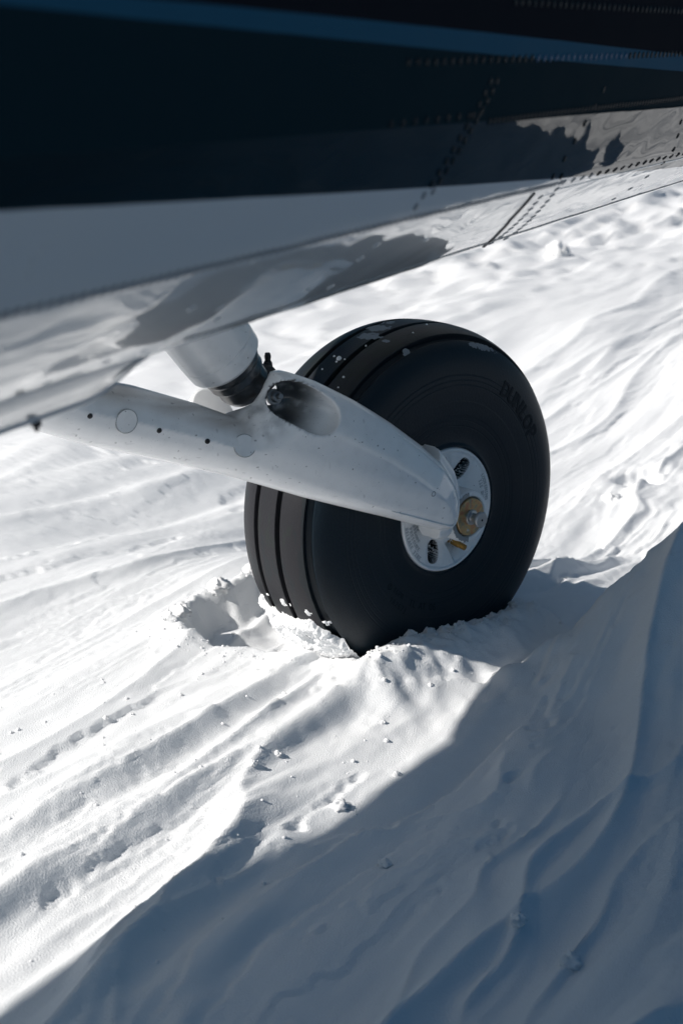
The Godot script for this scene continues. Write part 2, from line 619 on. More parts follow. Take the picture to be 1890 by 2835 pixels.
func build_rivets(belly: Node3D, navy: Node3D) -> void:
	rivet_mesh = lathe(PackedVector2Array([Vector2(0.0041, -0.0006), Vector2(0.0039, 0.0005), Vector2(0.0031, 0.0009), Vector2(0.0, 0.0010)]), 12)
	# upper row along the belly chine
	rivet_row(func(i): return Vector2(-1.66 + i * 0.0102, 2.98), 96)
	rivet_row(func(i): return Vector2(-0.665 + i * 0.030, 2.98), 18)
	# lower row
	rivet_row(func(i): return Vector2(-1.24 + i * 0.0102, 2.15), 103)
	rivet_row(func(i): return Vector2(-0.189 + i * 0.0112, 2.15), 46)
	# frame with two rows beside the black seal
	rivet_row(func(i): return Vector2(lerpf(-0.691, -0.557, i / 10.0), lerpf(2.848, 2.07, i / 10.0)), 11)
	rivet_row(func(i): return Vector2(lerpf(-0.691, -0.505, i / 13.0), lerpf(3.06, 2.06, i / 13.0)), 14)
	# frame with two rows running from the navy down to the white
	rivet_row(func(i): return Vector2(lerpf(-0.975, -1.058, i / 11.0), lerpf(4.13, 3.08, i / 11.0)), 12)
	rivet_row(func(i): return Vector2(lerpf(-0.960, -1.033, i / 11.0), lerpf(4.13, 3.20, i / 11.0)), 12)
	# single wide-spaced rivets
	rivet_row(func(i): return Vector2(lerpf(-0.650, -0.719, i / 5.0), lerpf(3.97, 3.08, i / 5.0)), 6)
	rivet_row(func(i): return Vector2(lerpf(-0.285, -0.195, i / 7.0), lerpf(3.45, 2.15, i / 7.0)), 8)
	# row along the navy side
	rivet_row(func(i): return Vector2(-0.955 + i * 0.0105, t_of_y(-0.6, 0.7043)), 72)
	rivet_row(func(i): return Vector2(-1.16 + i * 0.022, t_of_y(-1.0, 0.7045)), 9)
	# row on the blue stripe and the one above it
	rivet_row(func(i): return Vector2(-1.15 + i * 0.0165, t_of_y(-0.8, 0.7555)), 56)
	rivet_row(func(i): return Vector2(-0.95 + i * 0.0160, t_of_y(-0.7, 0.8065)), 42)
	# sparse rivets on the belly panels
	for q in [Vector2(-1.569, 3.372), Vector2(-1.577, 3.295), Vector2(-1.577, 3.217), Vector2(-1.309, 2.94), Vector2(-1.33, 2.62), Vector2(-1.27, 2.52), Vector2(-1.24, 2.36), Vector2(-0.929, 2.657), Vector2(-1.066, 2.769), Vector2(-1.065, 2.648), Vector2(-1.10, 2.4), Vector2(-1.36, 2.2), Vector2(-1.42, 2.14), Vector2(-1.03, 2.3)]:
		put("flush_rivet", rivet_mesh, M.white_skin, belly, on_skin(q.x, q.y))
	var cap := 0
	var rest := [[], []]
	var order := rivets.duplicate()
	order.sort_custom(func(a, b): return skin_at(a.x, a.y).distance_squared_to(CAM) < skin_at(b.x, b.y).distance_squared_to(CAM))
	for q in order:
		var white: bool = q.y < t_of_y(q.x, y_navy(q.x))
		var stripe: bool = q.y > t_of_y(q.x, y_sb(q.x)) and q.y < t_of_y(q.x, y_st(q.x))
		var at := on_skin(q.x, q.y)
		at = at.rotated_local(Vector3(1, 0, 0), rng.randf_range(-0.05, 0.05))
		if cap < 290:
			put("rivet", rivet_mesh, M.rivet_white if white else (M.rivet_stripe if stripe else M.rivet_navy), belly if white else navy, at)
			cap += 1
		else:
			rest[0 if white else 1].append(at)
	for k in 2:
		if rest[k].is_empty():
			continue
		var st := SurfaceTool.new()
		st.begin(Mesh.PRIMITIVE_TRIANGLES)
		for at: Transform3D in rest[k]:
			st.append_from(rivet_mesh, 0, at)
		var o := put("farther_rivets", st.commit(), M.rivet_white if k == 0 else M.rivet_navy, belly if k == 0 else navy)
		o.set_meta("kind", "stuff")

# a thin strip lying on the skin along a line of (u, t) points
func skin_strip(pts: Array, width: float, thick: float) -> ArrayMesh:
	var p := PackedVector3Array()
	var n := 24 * (pts.size() - 1)
	for i in n + 1:
		var f := float(i) / n * (pts.size() - 1)
		var k := mini(int(f), pts.size() - 2)
		var q: Vector2 = pts[k].lerp(pts[k + 1], f - k)
		var q2: Vector2 = pts[k].lerp(pts[k + 1], f - k + 0.02)
		var tf: Transform3D = on_skin(q.x, q.y)
		var along := (skin_at(q2.x, q2.y) - tf.origin).normalized()
		var nn := tf.basis.z
		var ac := nn.cross(along).normalized()
		for o in [Vector2(-0.5, -0.3), Vector2(-0.5, 0.6), Vector2(-0.25, 1.0), Vector2(0.25, 1.0), Vector2(0.5, 0.6), Vector2(0.5, -0.3)]:
			p.append(tf.origin + ac * o.x * width + nn * o.y * thick)
	return grid(p, n + 1, 6, false, true)

func build_belly_parts() -> void:
	tag(put("panel_seal", skin_strip([Vector2(-0.740, 2.925), Vector2(-0.692, 2.598), Vector2(-0.568, 2.03)], 0.004, 0.0016), M.black, airplane), "black seal along a panel joint in the white belly")
	put("panel_lap", skin_strip([Vector2(-0.955, t_of_y(-0.9, 0.6985)), Vector2(-0.5, t_of_y(-0.5, 0.6985)), Vector2(0.3, t_of_y(0.3, 0.6985))], 0.0022, 0.0008), M.navy, airplane)
	put("panel_lap", skin_strip([Vector2(-0.660, 2.90), Vector2(-0.3, 2.90), Vector2(0.4, 2.90)], 0.002, 0.0008), M.white_skin, airplane)
	# gear door hanging below the belly's edge at the near end
	var p := PackedVector3Array()
	var n := 30
	for i in n + 1:
		var u := lerpf(-2.2, -1.245, pow(float(i) / n, 0.6))
		var k := sst(-1.245, -1.295, u)
		var c := v_riv(u) - 0.15
		var y := y_low(u)
		for o in [Vector2(0.012, 0.012), Vector2(0.010, 0.004), Vector2(-0.010, -0.012), Vector2(-0.034, -0.030), Vector2(-0.0365, -0.032), Vector2(-0.0380, -0.036), Vector2(-0.041, -0.038), Vector2(-0.050, -0.040), Vector2(-0.050, -0.030), Vector2(-0.015, -0.004)]:
			p.append(EU * u + EV * (c + lerpf(-0.004, o.x, k)) + Vector3(0, y + lerpf(0.002, o.y, k), 0))
	var door := put("gear_door", grid(p, n + 1, 10, false, true), M.white_skin, airplane)
	tag(door, "white gear door edge hanging below the near end of the belly")
	var nip := put("drain_fitting", lathe(PackedVector2Array([Vector2(0.0, -0.009), Vector2(0.002, -0.008), Vector2(0.002, -0.005), Vector2(0.0042, -0.004), Vector2(0.0042, 0.003)]), 14), M.black, door)
	nip.transform = Transform3D(Basis(Vector3.RIGHT, -PI / 2), EU * -1.365 + EV * (v_riv(-1.365) - 0.192) + Vector3(0, y_low(-1.365) - 0.037, 0))

# =====================================================================
# landing gear
# =====================================================================
var arm_poly := PackedVector2Array([
	Vector2(-0.98, 0.45), Vector2(-0.80, 0.372), Vector2(-0.69, 0.332), Vector2(-0.61, 0.308), Vector2(-0.51, 0.268), Vector2(-0.458, 0.243),
	Vector2(-0.430, 0.262), Vector2(-0.412, 0.292), Vector2(-0.396, 0.308), Vector2(-0.376, 0.306), Vector2(-0.334, 0.288), Vector2(-0.27, 0.251), Vector2(-0.195, 0.203),
	Vector2(-0.125, 0.153), Vector2(-0.078, 0.114), Vector2(-0.050, 0.079), Vector2(-0.038, 0.045), Vector2(-0.040, 0.012), Vector2(-0.055, -0.010),
	Vector2(-0.085, -0.006), Vector2(-0.213, 0.046), Vector2(-0.355, 0.101), Vector2(-0.475, 0.152), Vector2(-0.57, 0.186), Vector2(-0.70, 0.234),
	Vector2(-0.83, 0.292), Vector2(-1.0, 0.372)])

func poly_d(p: Vector2) -> float:
	var n := arm_poly.size()
	var best := 1e9
	var inside := false
	var j := n - 1
	for i in n:
		var a := arm_poly[i]
		var b := arm_poly[j]
		var e := b - a
		var w := p - a
		var q := w - e * clampf(w.dot(e) / e.length_squared(), 0.0, 1.0)
		best = minf(best, q.length_squared())
		if (a.y > p.y) != (b.y > p.y) and p.x < (b.x - a.x) * (p.y - a.y) / (b.y - a.y) + a.x:
			inside = not inside
		j = i
	return -sqrt(best) if inside else sqrt(best)

func capsule_d(p: Vector3, a: Vector3, b: Vector3, ra: float, rb: float) -> float:
	var ab := b - a
	var t := clampf((p - a).dot(ab) / ab.length_squared(), 0.0, 1.0)
	return p.distance_to(a + ab * t) - lerpf(ra, rb, t)

func smin(a: float, b: float, k: float) -> float:
	var h := maxf(k - absf(a - b), 0.0) / k
	return minf(a, b) - h * h * k * 0.25

const STRUT_END := Vector3(-0.436, 0.318, 0.055)
const STRUT_DIR := Vector3(0.625, -0.780, 0.0)

func arm_z(x: float) -> float:
	return lerpf(0.050, 0.150, sst(-0.62, -0.22, x))

func arm_f(p: Vector3) -> float:
	var d2 := poly_d(Vector2(p.x, p.y))
	var z0 := arm_z(p.x)
	var hz := lerpf(0.040, 0.036, sst(-0.6, -0.1, p.x)) + 0.016 * sst(0.0, 0.07, -d2)
	var r := lerpf(0.036, 0.026, sst(-0.55, -0.25, p.x))
	var qx := d2 + r
	var qz := absf(p.z - z0) - hz + r
	var d := minf(maxf(qx, qz), 0.0) + sqrt(pow(maxf(qx, 0.0), 2) + pow(maxf(qz, 0.0), 2)) - r
	# thin flange past the end of the body, carrying the axle
	if p.x > -0.2:
		var fx := d2 - 0.020 + 0.012
		var fz := absf(p.z - z0 + 0.012) - 0.026 + 0.012
		var fl := minf(maxf(fx, fz), 0.0) + sqrt(pow(maxf(fx, 0.0), 2) + pow(maxf(fz, 0.0), 2)) - 0.012
		fl = maxf(fl, -0.075 - p.x)
		d = smin(d, fl, 0.006)
		# raised lip just inside the body's edge
	# saddle that takes the strut's lower end
	var s := capsule_d(p, STRUT_END - STRUT_DIR * 0.1, STRUT_END + STRUT_DIR * 0.052, 0.060, 0.052)
	d = -smin(-d, s, 0.014)
	# the oval pocket
	var k := capsule_d(p, Vector3(-0.383, 0.262, 0.132), Vector3(-0.347, 0.240, 0.178), 0.034, 0.031)
	d = -smin(-d, k, 0.003)
	return d * 0.85

# smooth mesh of the surface f = 0 (surface nets, block by block)
func nets(f: Callable, lo: Vector3, hi: Vector3, c: float, paint = null) -> ArrayMesh:
	var B := 6
	var nb := Vector3i(((hi - lo) / (c * B)).ceil())
	var n := nb * B + Vector3i.ONE
	var val := PackedFloat32Array()
	val.resize(n.x * n.y * n.z)
	val.fill(1.0)
	var done := PackedByteArray()
	done.resize(n.x * n.y * n.z)
	var reach := c * B * 0.87 * 1.25 + c
	var cells := []
	for bz in nb.z:
		for by in nb.y:
			for bx in nb.x:
				var o := Vector3i(bx, by, bz) * B
				var mid := lo + (Vector3(o) + Vector3.ONE * B * 0.5) * c
				if absf(f.call(mid)) > reach:
					continue
				cells.append(o)
				for z in B + 1:
					for y in B + 1:
						for x in B + 1:
							var id := ((o.z + z) * n.y + o.y + y) * n.x + o.x + x
							if done[id] == 0:
								done[id] = 1
								val[id] = f.call(lo + Vector3(o.x + x, o.y + y, o.z + z) * c)
	var vid := {}
	var pv := PackedVector3Array()
	var nv := PackedVector3Array()
	var cv := PackedColorArray()
	var ix := PackedInt32Array()
	var sx := 1
	var sy := n.x
	var sz := n.x * n.y
	var corner := [0, sx, sy, sx + sy, sz, sz + sx, sz + sy, sz + sx + sy]
	var offs := [Vector3(0, 0, 0), Vector3(1, 0, 0), Vector3(0, 1, 0), Vector3(1, 1, 0), Vector3(0, 0, 1), Vector3(1, 0, 1), Vector3(0, 1, 1), Vector3(1, 1, 1)]
	var edges := [[0, 1], [2, 3], [4, 5], [6, 7], [0, 2], [1, 3], [4, 6], [5, 7], [0, 4], [1, 5], [2, 6], [3, 7]]
	for o in cells:
		for z in B:
			for y in B:
				for x in B:
					var id: int = ((o.z + z) * n.y + o.y + y) * n.x + o.x + x
					var m := 0
					for k in 8:
						if val[id + corner[k]] < 0.0:
							m += 1
					if m == 0 or m == 8:
						continue
					var s := Vector3.ZERO
					var cnt := 0
					for e in edges:
						var a: float = val[id + corner[e[0]]]
						var b: float = val[id + corner[e[1]]]
						if (a < 0.0) != (b < 0.0):
							s += offs[e[0]].lerp(offs[e[1]], a / (a - b))
							cnt += 1
					var q: Vector3 = lo + (Vector3(o.x + x, o.y + y, o.z + z) + s / cnt) * c
					vid[id] = pv.size()
					var e1 := c * 0.5
					var g := Vector3(f.call(q + Vector3(e1, 0, 0)) - f.call(q - Vector3(e1, 0, 0)), f.call(q + Vector3(0, e1, 0)) - f.call(q - Vector3(0, e1, 0)), f.call(q + Vector3(0, 0, e1)) - f.call(q - Vector3(0, 0, e1)))
					pv.append(q)
					nv.append(g.normalized())
					if paint != null:
						cv.append(paint.call(q, g.normalized()))
	var axes := [[sx, sy, sz], [sy, sz, sx], [sz, sx, sy]]
	for id in vid:
		for a in axes:
			var v0: float = val[id]
			var v1: float = val[id + a[0]]
			if (v0 < 0.0) == (v1 < 0.0):
				continue
			if not (vid.has(id - a[1]) and vid.has(id - a[2]) and vid.has(id - a[1] - a[2])):
				continue
			var q := [vid[id], vid[id - a[1]], vid[id - a[1] - a[2]], vid[id - a[2]]]
			if v0 < 0.0:
				ix.append_array([q[0], q[2], q[1], q[0], q[3], q[2]])
			else:
				ix.append_array([q[0], q[1], q[2], q[0], q[2], q[3]])
	return arr_mesh(pv, nv, ix, cv)

func arm_paint(p: Vector3, nrm: Vector3) -> Color:
	var c := Color(1, 1, 1)
	# brown-grey scuffing along the top of the tube
	var top := sst(0.25, 0.7, nrm.y) * sst(-0.40, -0.48, p.x)
	var streak := nE.get_noise_3d(p.x * 6.0, p.y * 14.0, p.z * 60.0) * 0.5 + 0.5
	c = c.lerp(Color(0.30, 0.24, 0.20), top * streak * 0.9)
	# dirt in the valley below the strut and shade painted into the pocket's deep end
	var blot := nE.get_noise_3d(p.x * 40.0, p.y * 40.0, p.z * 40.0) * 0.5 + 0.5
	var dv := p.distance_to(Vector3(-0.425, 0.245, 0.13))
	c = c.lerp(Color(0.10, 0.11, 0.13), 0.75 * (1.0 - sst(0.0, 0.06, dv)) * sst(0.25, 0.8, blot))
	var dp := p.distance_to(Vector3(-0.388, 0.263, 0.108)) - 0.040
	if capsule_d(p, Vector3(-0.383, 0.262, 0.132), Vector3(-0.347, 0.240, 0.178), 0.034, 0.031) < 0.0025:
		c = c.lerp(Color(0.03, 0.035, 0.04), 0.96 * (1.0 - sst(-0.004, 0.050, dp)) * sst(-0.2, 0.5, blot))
	return c

func build_arm() -> void:
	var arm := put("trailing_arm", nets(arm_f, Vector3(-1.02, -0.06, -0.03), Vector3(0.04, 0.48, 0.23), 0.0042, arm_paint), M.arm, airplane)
	tag(arm, "scuffed white cast trailing arm running from the belly to the wheel hub")
	# flush round plugs and small drain holes in its face
	var plug := lathe(soft(PackedVector2Array([Vector2(0.0172, -0.004), Vector2(0.0172, -0.0001), Vector2(0.0165, 0.0002), Vector2(0.0, 0.0003)]), 0.0003), 40)
	var ring := lathe(PackedVector2Array([Vector2(0.0170, -0.003), Vector2(0.0172, 0.0001), Vector2(0.0180, 0.0001), Vector2(0.0180, -0.003)]), 40)
	for q in [Vector2(-0.655, 0.269), Vector2(-0.466, 0.205)]:
		var at := on_arm(q)
		var pl := put("round_plug", plug, M.arm, arm, at)
		put("plug_groove", ring, M.bare, pl)
	var hole := lathe(PackedVector2Array([Vector2(0.0042, -0.002), Vector2(0.0040, 0.0006), Vector2(0.0, 0.0004)]), 16)
	for q in [Vector2(-0.714, 0.286), Vector2(-0.600, 0.246), Vector2(-0.524, 0.219)]:
		put("drain_hole", hole, M.black, arm, on_arm(q))
	var dent := lathe(PackedVector2Array([Vector2(0.0030, -0.001), Vector2(0.0042, 0.0007), Vector2(0.0050, -0.001)]), 20)
	put("chip_ring", dent, M.bare, arm, on_arm(Vector2(-0.128, 0.075)))
	# bolt in the pocket
	var bolt := put("pocket_bolt", lathe(soft(PackedVector2Array([Vector2(0.0, 0.021), Vector2(0.0042, 0.021), Vector2(0.0045, 0.012), Vector2(0.0085, 0.011), Vector2(0.009, 0.003), Vector2(0.013, 0.002), Vector2(0.013, -0.004)]), 0.0006), 18), M.bare, arm, face(Vector3(-0.379, 0.262, 0.098), Vector3(-0.12, 0.22, 0.97).normalized()))
	tag(bolt, "bolt head inside the dark oval pocket")
	# far lug of the fork, in the sun behind the strut
	var lug := PackedVector3Array()
	for i in 25:
		var a := PI * i / 24.0
		for o in [Vector2(0.0, -0.012), Vector2(0.9, -0.012), Vector2(1.0, -0.008), Vector2(1.0, 0.008), Vector2(0.9, 0.012), Vector2(0.0, 0.012)]:
			lug.append(Vector3(-0.420 + cos(a) * 0.040 * o.x, 0.215 + sin(a) * 0.052 * o.x, -0.012 + o.y))
	put("far_lug", grid(lug, 25, 6), M.arm, arm, Transform3D(Basis(), Vector3(-0.42, 0.215, -0.012)) * Transform3D(Basis(Vector3.RIGHT, deg_to_rad(-38.0)), Vector3.ZERO) * Transform3D(Basis(), Vector3(0.42, -0.215, 0.012)))
	# raised bead just inside the arm's rounded end
	var bead := []
	for k in range(12, 21):
		var a := arm_poly[k]
		var tg := (arm_poly[k + 1] - arm_poly[k - 1]).normalized()
		bead.append(on_arm(a + Vector2(tg.y, -tg.x) * 0.013).origin)
	put("edge_bead", tube(bead, 0.0021), M.arm, arm)
	# axle housing at the arm's end
	var hub := put("axle_housing", lathe(soft(PackedVector2Array([Vector2(0.030, 0.090), Vector2(0.046, 0.092), Vector2(0.0475, 0.150), Vector2(0.046, 0.163), Vector2(0.0365, 0.1645), Vector2(0.0355, 0.150), Vector2(0.0, 0.149)]), 0.002), 72, true), M.rim, arm)
	tag(hub, "chipped white housing round the axle end")
	var chip := PackedVector3Array()
	var cn := noise(41, 1.0, 3)
	for i in 61:
		var a := deg_to_rad(lerpf(95.0, 265.0, i / 60.0))
		var o := 0.0445 + 0.004 * cn.get_noise_1d(i * 9.0)
		for q in [Vector2(0.0366, 0.1640), Vector2(0.0368, 0.1651), Vector2(o, 0.1651), Vector2(o + 0.0004, 0.1640)]:
			chip.append(Vector3(cos(a) * q.x, sin(a) * q.x, q.y))
	tag(put("bare_patch", grid(chip, 61, 4), M.bare, hub), "strip of bare grey metal where the paint has chipped")
	put("washer", lathe(soft(PackedVector2Array([Vector2(0.0, 0.1668), Vector2(0.0325, 0.1668), Vector2(0.0335, 0.1655), Vector2(0.0335, 0.148)]), 0.0006), 64, true), M.gold, hub)
	put("axle_bolt", lathe(soft(PackedVector2Array([Vector2(0.0, 0.1905), Vector2(0.0018, 0.1905), Vector2(0.0020, 0.1935), Vector2(0.0125, 0.1935), Vector2(0.0142, 0.192), Vector2(0.0142, 0.1865), Vector2(0.0128, 0.185), Vector2(0.0085, 0.184), Vector2(0.0080, 0.1715), Vector2(0.0125, 0.171), Vector2(0.0138, 0.170), Vector2(0.0138, 0.166)]), 0.0006), 48, true), M.steel, hub)
	put("bolt_bore", lathe(PackedVector2Array([Vector2(0.0, 0.1938), Vector2(0.0021, 0.1938), Vector2(0.0023, 0.1925)]), 16, true), M.black, hub)
	put("locking_pin", lathe(PackedVector2Array([Vector2(0.0, 0.1695), Vector2(0.0018, 0.169), Vector2(0.0026, 0.1668)]), 16, true), M.steel, hub, Transform3D(Basis(), Vector3(-0.008, -0.022, 0)))

# a round bar through the given points
func tube(pts: Array, r: float) -> ArrayMesh:
	var c := Curve3D.new()
	for i in pts.size():
		var t: Vector3 = (pts[mini(i + 1, pts.size() - 1)] - pts[maxi(i - 1, 0)]) / 6.0
		c.add_point(pts[i], -t, t)
	var n := pts.size() * 8
	var p := PackedVector3Array()
	for i in n + 1:
		var l := c.get_baked_length() * i / n
		var q := c.sample_baked(l, true)
		var d := (c.sample_baked(minf(l + 0.002, c.get_baked_length())) - c.sample_baked(maxf(l - 0.002, 0.0))).normalized()
		var a := d.cross(Vector3(0, 0, 1)).normalized()
		var b := d.cross(a)
		for k in 9:
			var t := TAU * k / 8.0
			p.append(q + (a * cos(t) + b * sin(t)) * r * sqrt(clampf(8.0 * minf(i, n - i) / n, 0.02, 1.0)))
	return grid(p, n + 1, 9)

# a place on the arm's near face, found by marching along -Z
func on_arm(q: Vector2) -> Transform3D:
	var z := 0.3
	for i in 60:
		var dd := arm_f(Vector3(q.x, q.y, z))
		if dd < 0.0002:
			break
		z -= dd * 0.8
	var e := 0.006
	var p := Vector3(q.x, q.y, z)
	var n := Vector3(arm_f(p + Vector3(e, 0, 0)) - arm_f(p - Vector3(e, 0, 0)), arm_f(p + Vector3(0, e, 0)) - arm_f(p - Vector3(0, e, 0)), arm_f(p + Vector3(0, 0, e)) - arm_f(p - Vector3(0, 0, e))).normalized()
	return face(p, n)

func face(p: Vector3, n: Vector3) -> Transform3D:
	var a := Vector3.UP.cross(n).normalized()
	return Transform3D(Basis(a, n.cross(a), n), p)

func build_strut() -> void:
	# drawn along +Z from the lower face, then turned so that +Z runs up the strut
	var up := -STRUT_DIR.normalized()
	var at := face(STRUT_END, up)
	var body := put("shock_strut", lathe(soft(PackedVector2Array([Vector2(0.0, 0.0), Vector2(0.052, 0.0), Vector2(0.0615, 0.009), Vector2(0.0630, 0.034), Vector2(0.0622, 0.0345), Vector2(0.0622, 0.0362), Vector2(0.0632, 0.0368), Vector2(0.0650, 0.30), Vector2(0.0, 0.30)]), 0.0016), 96), M.strut, airplane, at)
	tag(body, "fat scratched white shock strut barrel above the arm")
	var pis := put("piston", lathe(soft(PackedVector2Array([Vector2(0.0, -0.066), Vector2(0.034, -0.066), Vector2(0.042, -0.052), Vector2(0.043, -0.030), Vector2(0.047, -0.028), Vector2(0.047, -0.012), Vector2(0.050, -0.010), Vector2(0.050, 0.004)]), 0.002), 64), M.piston, body)
	tag(pis, "dark greasy piston below the strut barrel")
	var nip := put("grease_fitting", lathe(soft(PackedVector2Array([Vector2(0.0, 0.034), Vector2(0.004, 0.034), Vector2(0.0055, 0.028), Vector2(0.0045, 0.022), Vector2(0.007, 0.018), Vector2(0.009, 0.0), Vector2(0.010, -0.02)]), 0.0008), 20, true), M.black, body)
	nip.transform = at.affine_inverse() * Transform3D(Basis(Vector3.RIGHT, -PI / 2), Vector3(-0.352, 0.288, 0.050))
	put("link_lug", lathe(soft(PackedVector2Array([Vector2(0.0, 0.012), Vector2(0.018, 0.012), Vector2(0.021, 0.008), Vector2(0.021, -0.012), Vector2(0.0, -0.012)]), 0.002), 32, true), M.black, body, at.affine_inverse() * Transform3D(Basis(), Vector3(-0.362, 0.284, 0.052)))

# ---------- wheel ----------
var tyre_pts := [Vector2(0.3255, 0.0), Vector2(0.3245, 0.03), Vector2(0.3205, 0.055), Vector2(0.3110, 0.079), Vector2(0.295, 0.096), Vector2(0.272, 0.1065), Vector2(0.245, 0.1115), Vector2(0.215, 0.1125), Vector2(0.185, 0.111), Vector2(0.160, 0.1085), Vector2(0.138, 0.1065), Vector2(0.124, 0.107), Vector2(0.1165, 0.110), Vector2(0.1135, 0.106), Vector2(0.1125, 0.095)]

func spline(pts: Array, f: float) -> Vector2:
	var k := clampi(int(f), 0, pts.size() - 2)
	var t := f - k
	var a: Vector2 = pts[maxi(k - 1, 0)] if k > 0 else Vector2(pts[1].x, -pts[1].y)
	var b: Vector2 = pts[k]
	var c: Vector2 = pts[k + 1]
	var d: Vector2 = pts[mini(k + 2, pts.size() - 1)]
	return b.cubic_interpolate(c, a, d, t)

func groove(z: float, at: float, w: float) -> float:
	return 1.0 - sst(w * 0.36, w * 0.5, absf(z - at))

func tyre_profile() -> PackedVector2Array:
	var out := PackedVector2Array()
	var half := PackedVector2Array()
	var f := 0.0
	while f < tyre_pts.size() - 1 + 0.0001:
		half.append(spline(tyre_pts, minf(f, tyre_pts.size() - 1.001)))
		f += 0.02
	var full := PackedVector2Array()
	for i in range(half.size() - 1, 0, -1):
		full.append(Vector2(half[i].x, -half[i].y))
	full.append_array(half)
	for i in full.size():
		var q := full[i]
		var nrm := Vector2.RIGHT
		if i > 0 and i < full.size() - 1:
			var tg := (full[i + 1] - full[i - 1]).normalized()
			nrm = Vector2(tg.y, -tg.x)
		var cut := 0.0
		if q.x > 0.29:
			for g in [-0.0855, -0.0285, 0.0285, 0.0855]:
				cut = maxf(cut, groove(q.y, g, 0.0125) * 0.010)
		else:
			for g in [0.243, 0.234, 0.225, 0.163, 0.152]:
				cut = maxf(cut, (1.0 - sst(0.0003, 0.0013, absf(q.x - g))) * 0.0005)
			cut -= 0.0004 * (1.0 - sst(0.012, 0.014, absf(q.x - 0.184)))
		out.append(q - nrm * cut)
	return out

func build_wheel() -> void:
	# rim disc: a height map in polar coordinates with slots, bore lip and recesses
	var nr := 96
	var na := 540
	var p := PackedVector3Array()
	var col := PackedColorArray()
	var slots := [58.0, 97.0, 140.0, 250.0, 291.0, 336.0]
	for i in na:
		var a := TAU * i / na
		for j in nr:
			var r := lerpf(0.0475, 0.1150, float(j) / (nr - 1))
			var z := 0.1085
			# shallow dish towards the bore, rounded outer lip
			z -= 0.010 * (1.0 - sst(0.055, 0.100, r))
			z += 0.0025 * sst(0.104, 0.108, r) - 0.008 * pow(sst(0.109, 0.115, r), 2.0)
			# raised ring about the bore
			z += 0.005 * (1.0 - sst(0.0020, 0.0045, absf(r - 0.0520)))
			z -= 0.020 * (1.0 - sst(0.0475, 0.0500, r))
			var c := Color(1, 1, 1)
			for s in slots:
				var da := wrapf(a - deg_to_rad(s), -PI, PI)
				if absf(da) > 0.7:
					continue
				var w := r * sin(da)
				var l := r * cos(da)
				if s == 291.0:
					# wide sloping window that lets the valve out
					var wall := sst(0.0, 0.006, 0.020 - absf(w)) * sst(0.0, 0.006, l - 0.062) * sst(0.0, 0.045, 0.112 - l)
					z -= 0.020 * wall
					continue
				var q := Vector2(w / 0.0165, (l - 0.079) / 0.0245)
				var e := pow(pow(absf(q.x), 2.6) + pow(absf(q.y), 2.6), 1.0 / 2.6)
				z -= 0.0035 * (1.0 - sst(0.85, 1.45, e))
				z -= 0.045 * (1.0 - sst(0.78, 0.86, e))
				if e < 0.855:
					c = Color(0.008, 0.010, 0.012)  # slot depth painted near-black, so the lit walls and floor look shaded
			p.append(Vector3(cos(a) * r, sin(a) * r, z))
			col.append(c)
	var wheel := put("wheel", grid(p, na, nr, true, true, col, false), M.rim, airplane)
	tag(wheel, "white cast wheel with slots, carrying a fat black tyre")
	var prof := tyre_profile()
	var tp := PackedVector3Array()
	var tc := PackedColorArray()
	var seg := 360
	for i in seg:
		var a := TAU * i / seg
		for q in prof:
			tp.append(Vector3(cos(a) * q.x, sin(a) * q.x, q.y))
			# bounced light painted into the worn tread: greyer lower left, darker on top
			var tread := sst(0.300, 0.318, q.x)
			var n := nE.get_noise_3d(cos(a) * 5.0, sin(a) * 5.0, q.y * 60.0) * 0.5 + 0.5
			var painted_bounce := 0.5 + 0.5 * cos(a - deg_to_rad(190.0)) + 0.25 * nD.get_noise_2d(cos(a) * 2.0, sin(a) * 2.0)
			var c := Color(0.0065, 0.0145, 0.0215).lerp(Color(0.0060, 0.0095, 0.0130).lerp(Color(0.020, 0.0205, 0.021), clampf(painted_bounce, 0.0, 1.0)), tread * (0.55 + 0.45 * n))
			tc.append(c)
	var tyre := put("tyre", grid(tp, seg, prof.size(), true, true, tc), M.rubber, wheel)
	tag(tyre, "fat black tyre with straight tread grooves, sunk in snow")
	put("inner_drum", lathe(soft(PackedVector2Array([Vector2(0.0, 0.072), Vector2(0.112, 0.072), Vector2(0.112, -0.10), Vector2(0.0, -0.10)]), 0.003), 64, true), M.black, wheel)
	put("axle", lathe(PackedVector2Array([Vector2(0.030, 0.16), Vector2(0.030, -0.13)]), 32, true), M.bare, wheel)
	# brass valve
	var va := deg_to_rad(293.0)
	var vdir := Vector3(0.20, -0.28, 0.94).normalized()
	var valve := put("valve_stem", lathe(soft(PackedVector2Array([Vector2(0.0, 0.030), Vector2(0.0022, 0.030), Vector2(0.0026, 0.0315), Vector2(0.0052, 0.0315), Vector2(0.0056, 0.022), Vector2(0.0050, 0.020), Vector2(0.0062, 0.018), Vector2(0.0062, -0.015)]), 0.0005), 24, true), M.brass, wheel, face(Vector3(cos(va) * 0.073, sin(va) * 0.073, 0.092), vdir))
	tag(valve, "brass valve stem in the lower slot of the wheel")
	# lettering
	wall_text("DUNLOP", 0.243, 54.0, -5.6, 0.030, wheel, true)
	wall_text("18267J", 0.194, -136.5, 2.6, 0.0105, wheel, false)
	wall_text("16PR", 0.176, -138.0, 2.6, 0.0105, wheel, false)
	wall_text("TL AT 06", 0.178, -121.0, 2.9, 0.0125, wheel, false)
	# the small circled bar stamped at the start of that field
	var sym := put("stamped_mark", lathe(PackedVector2Array([Vector2(0.0040, 0.0), Vector2(0.0044, 0.0012), Vector2(0.0060, 0.0012), Vector2(0.0064, 0.0)]), 28, true), M.letter, wheel, on_wall(0.180, -142.6))
	var bar := BoxMesh.new()
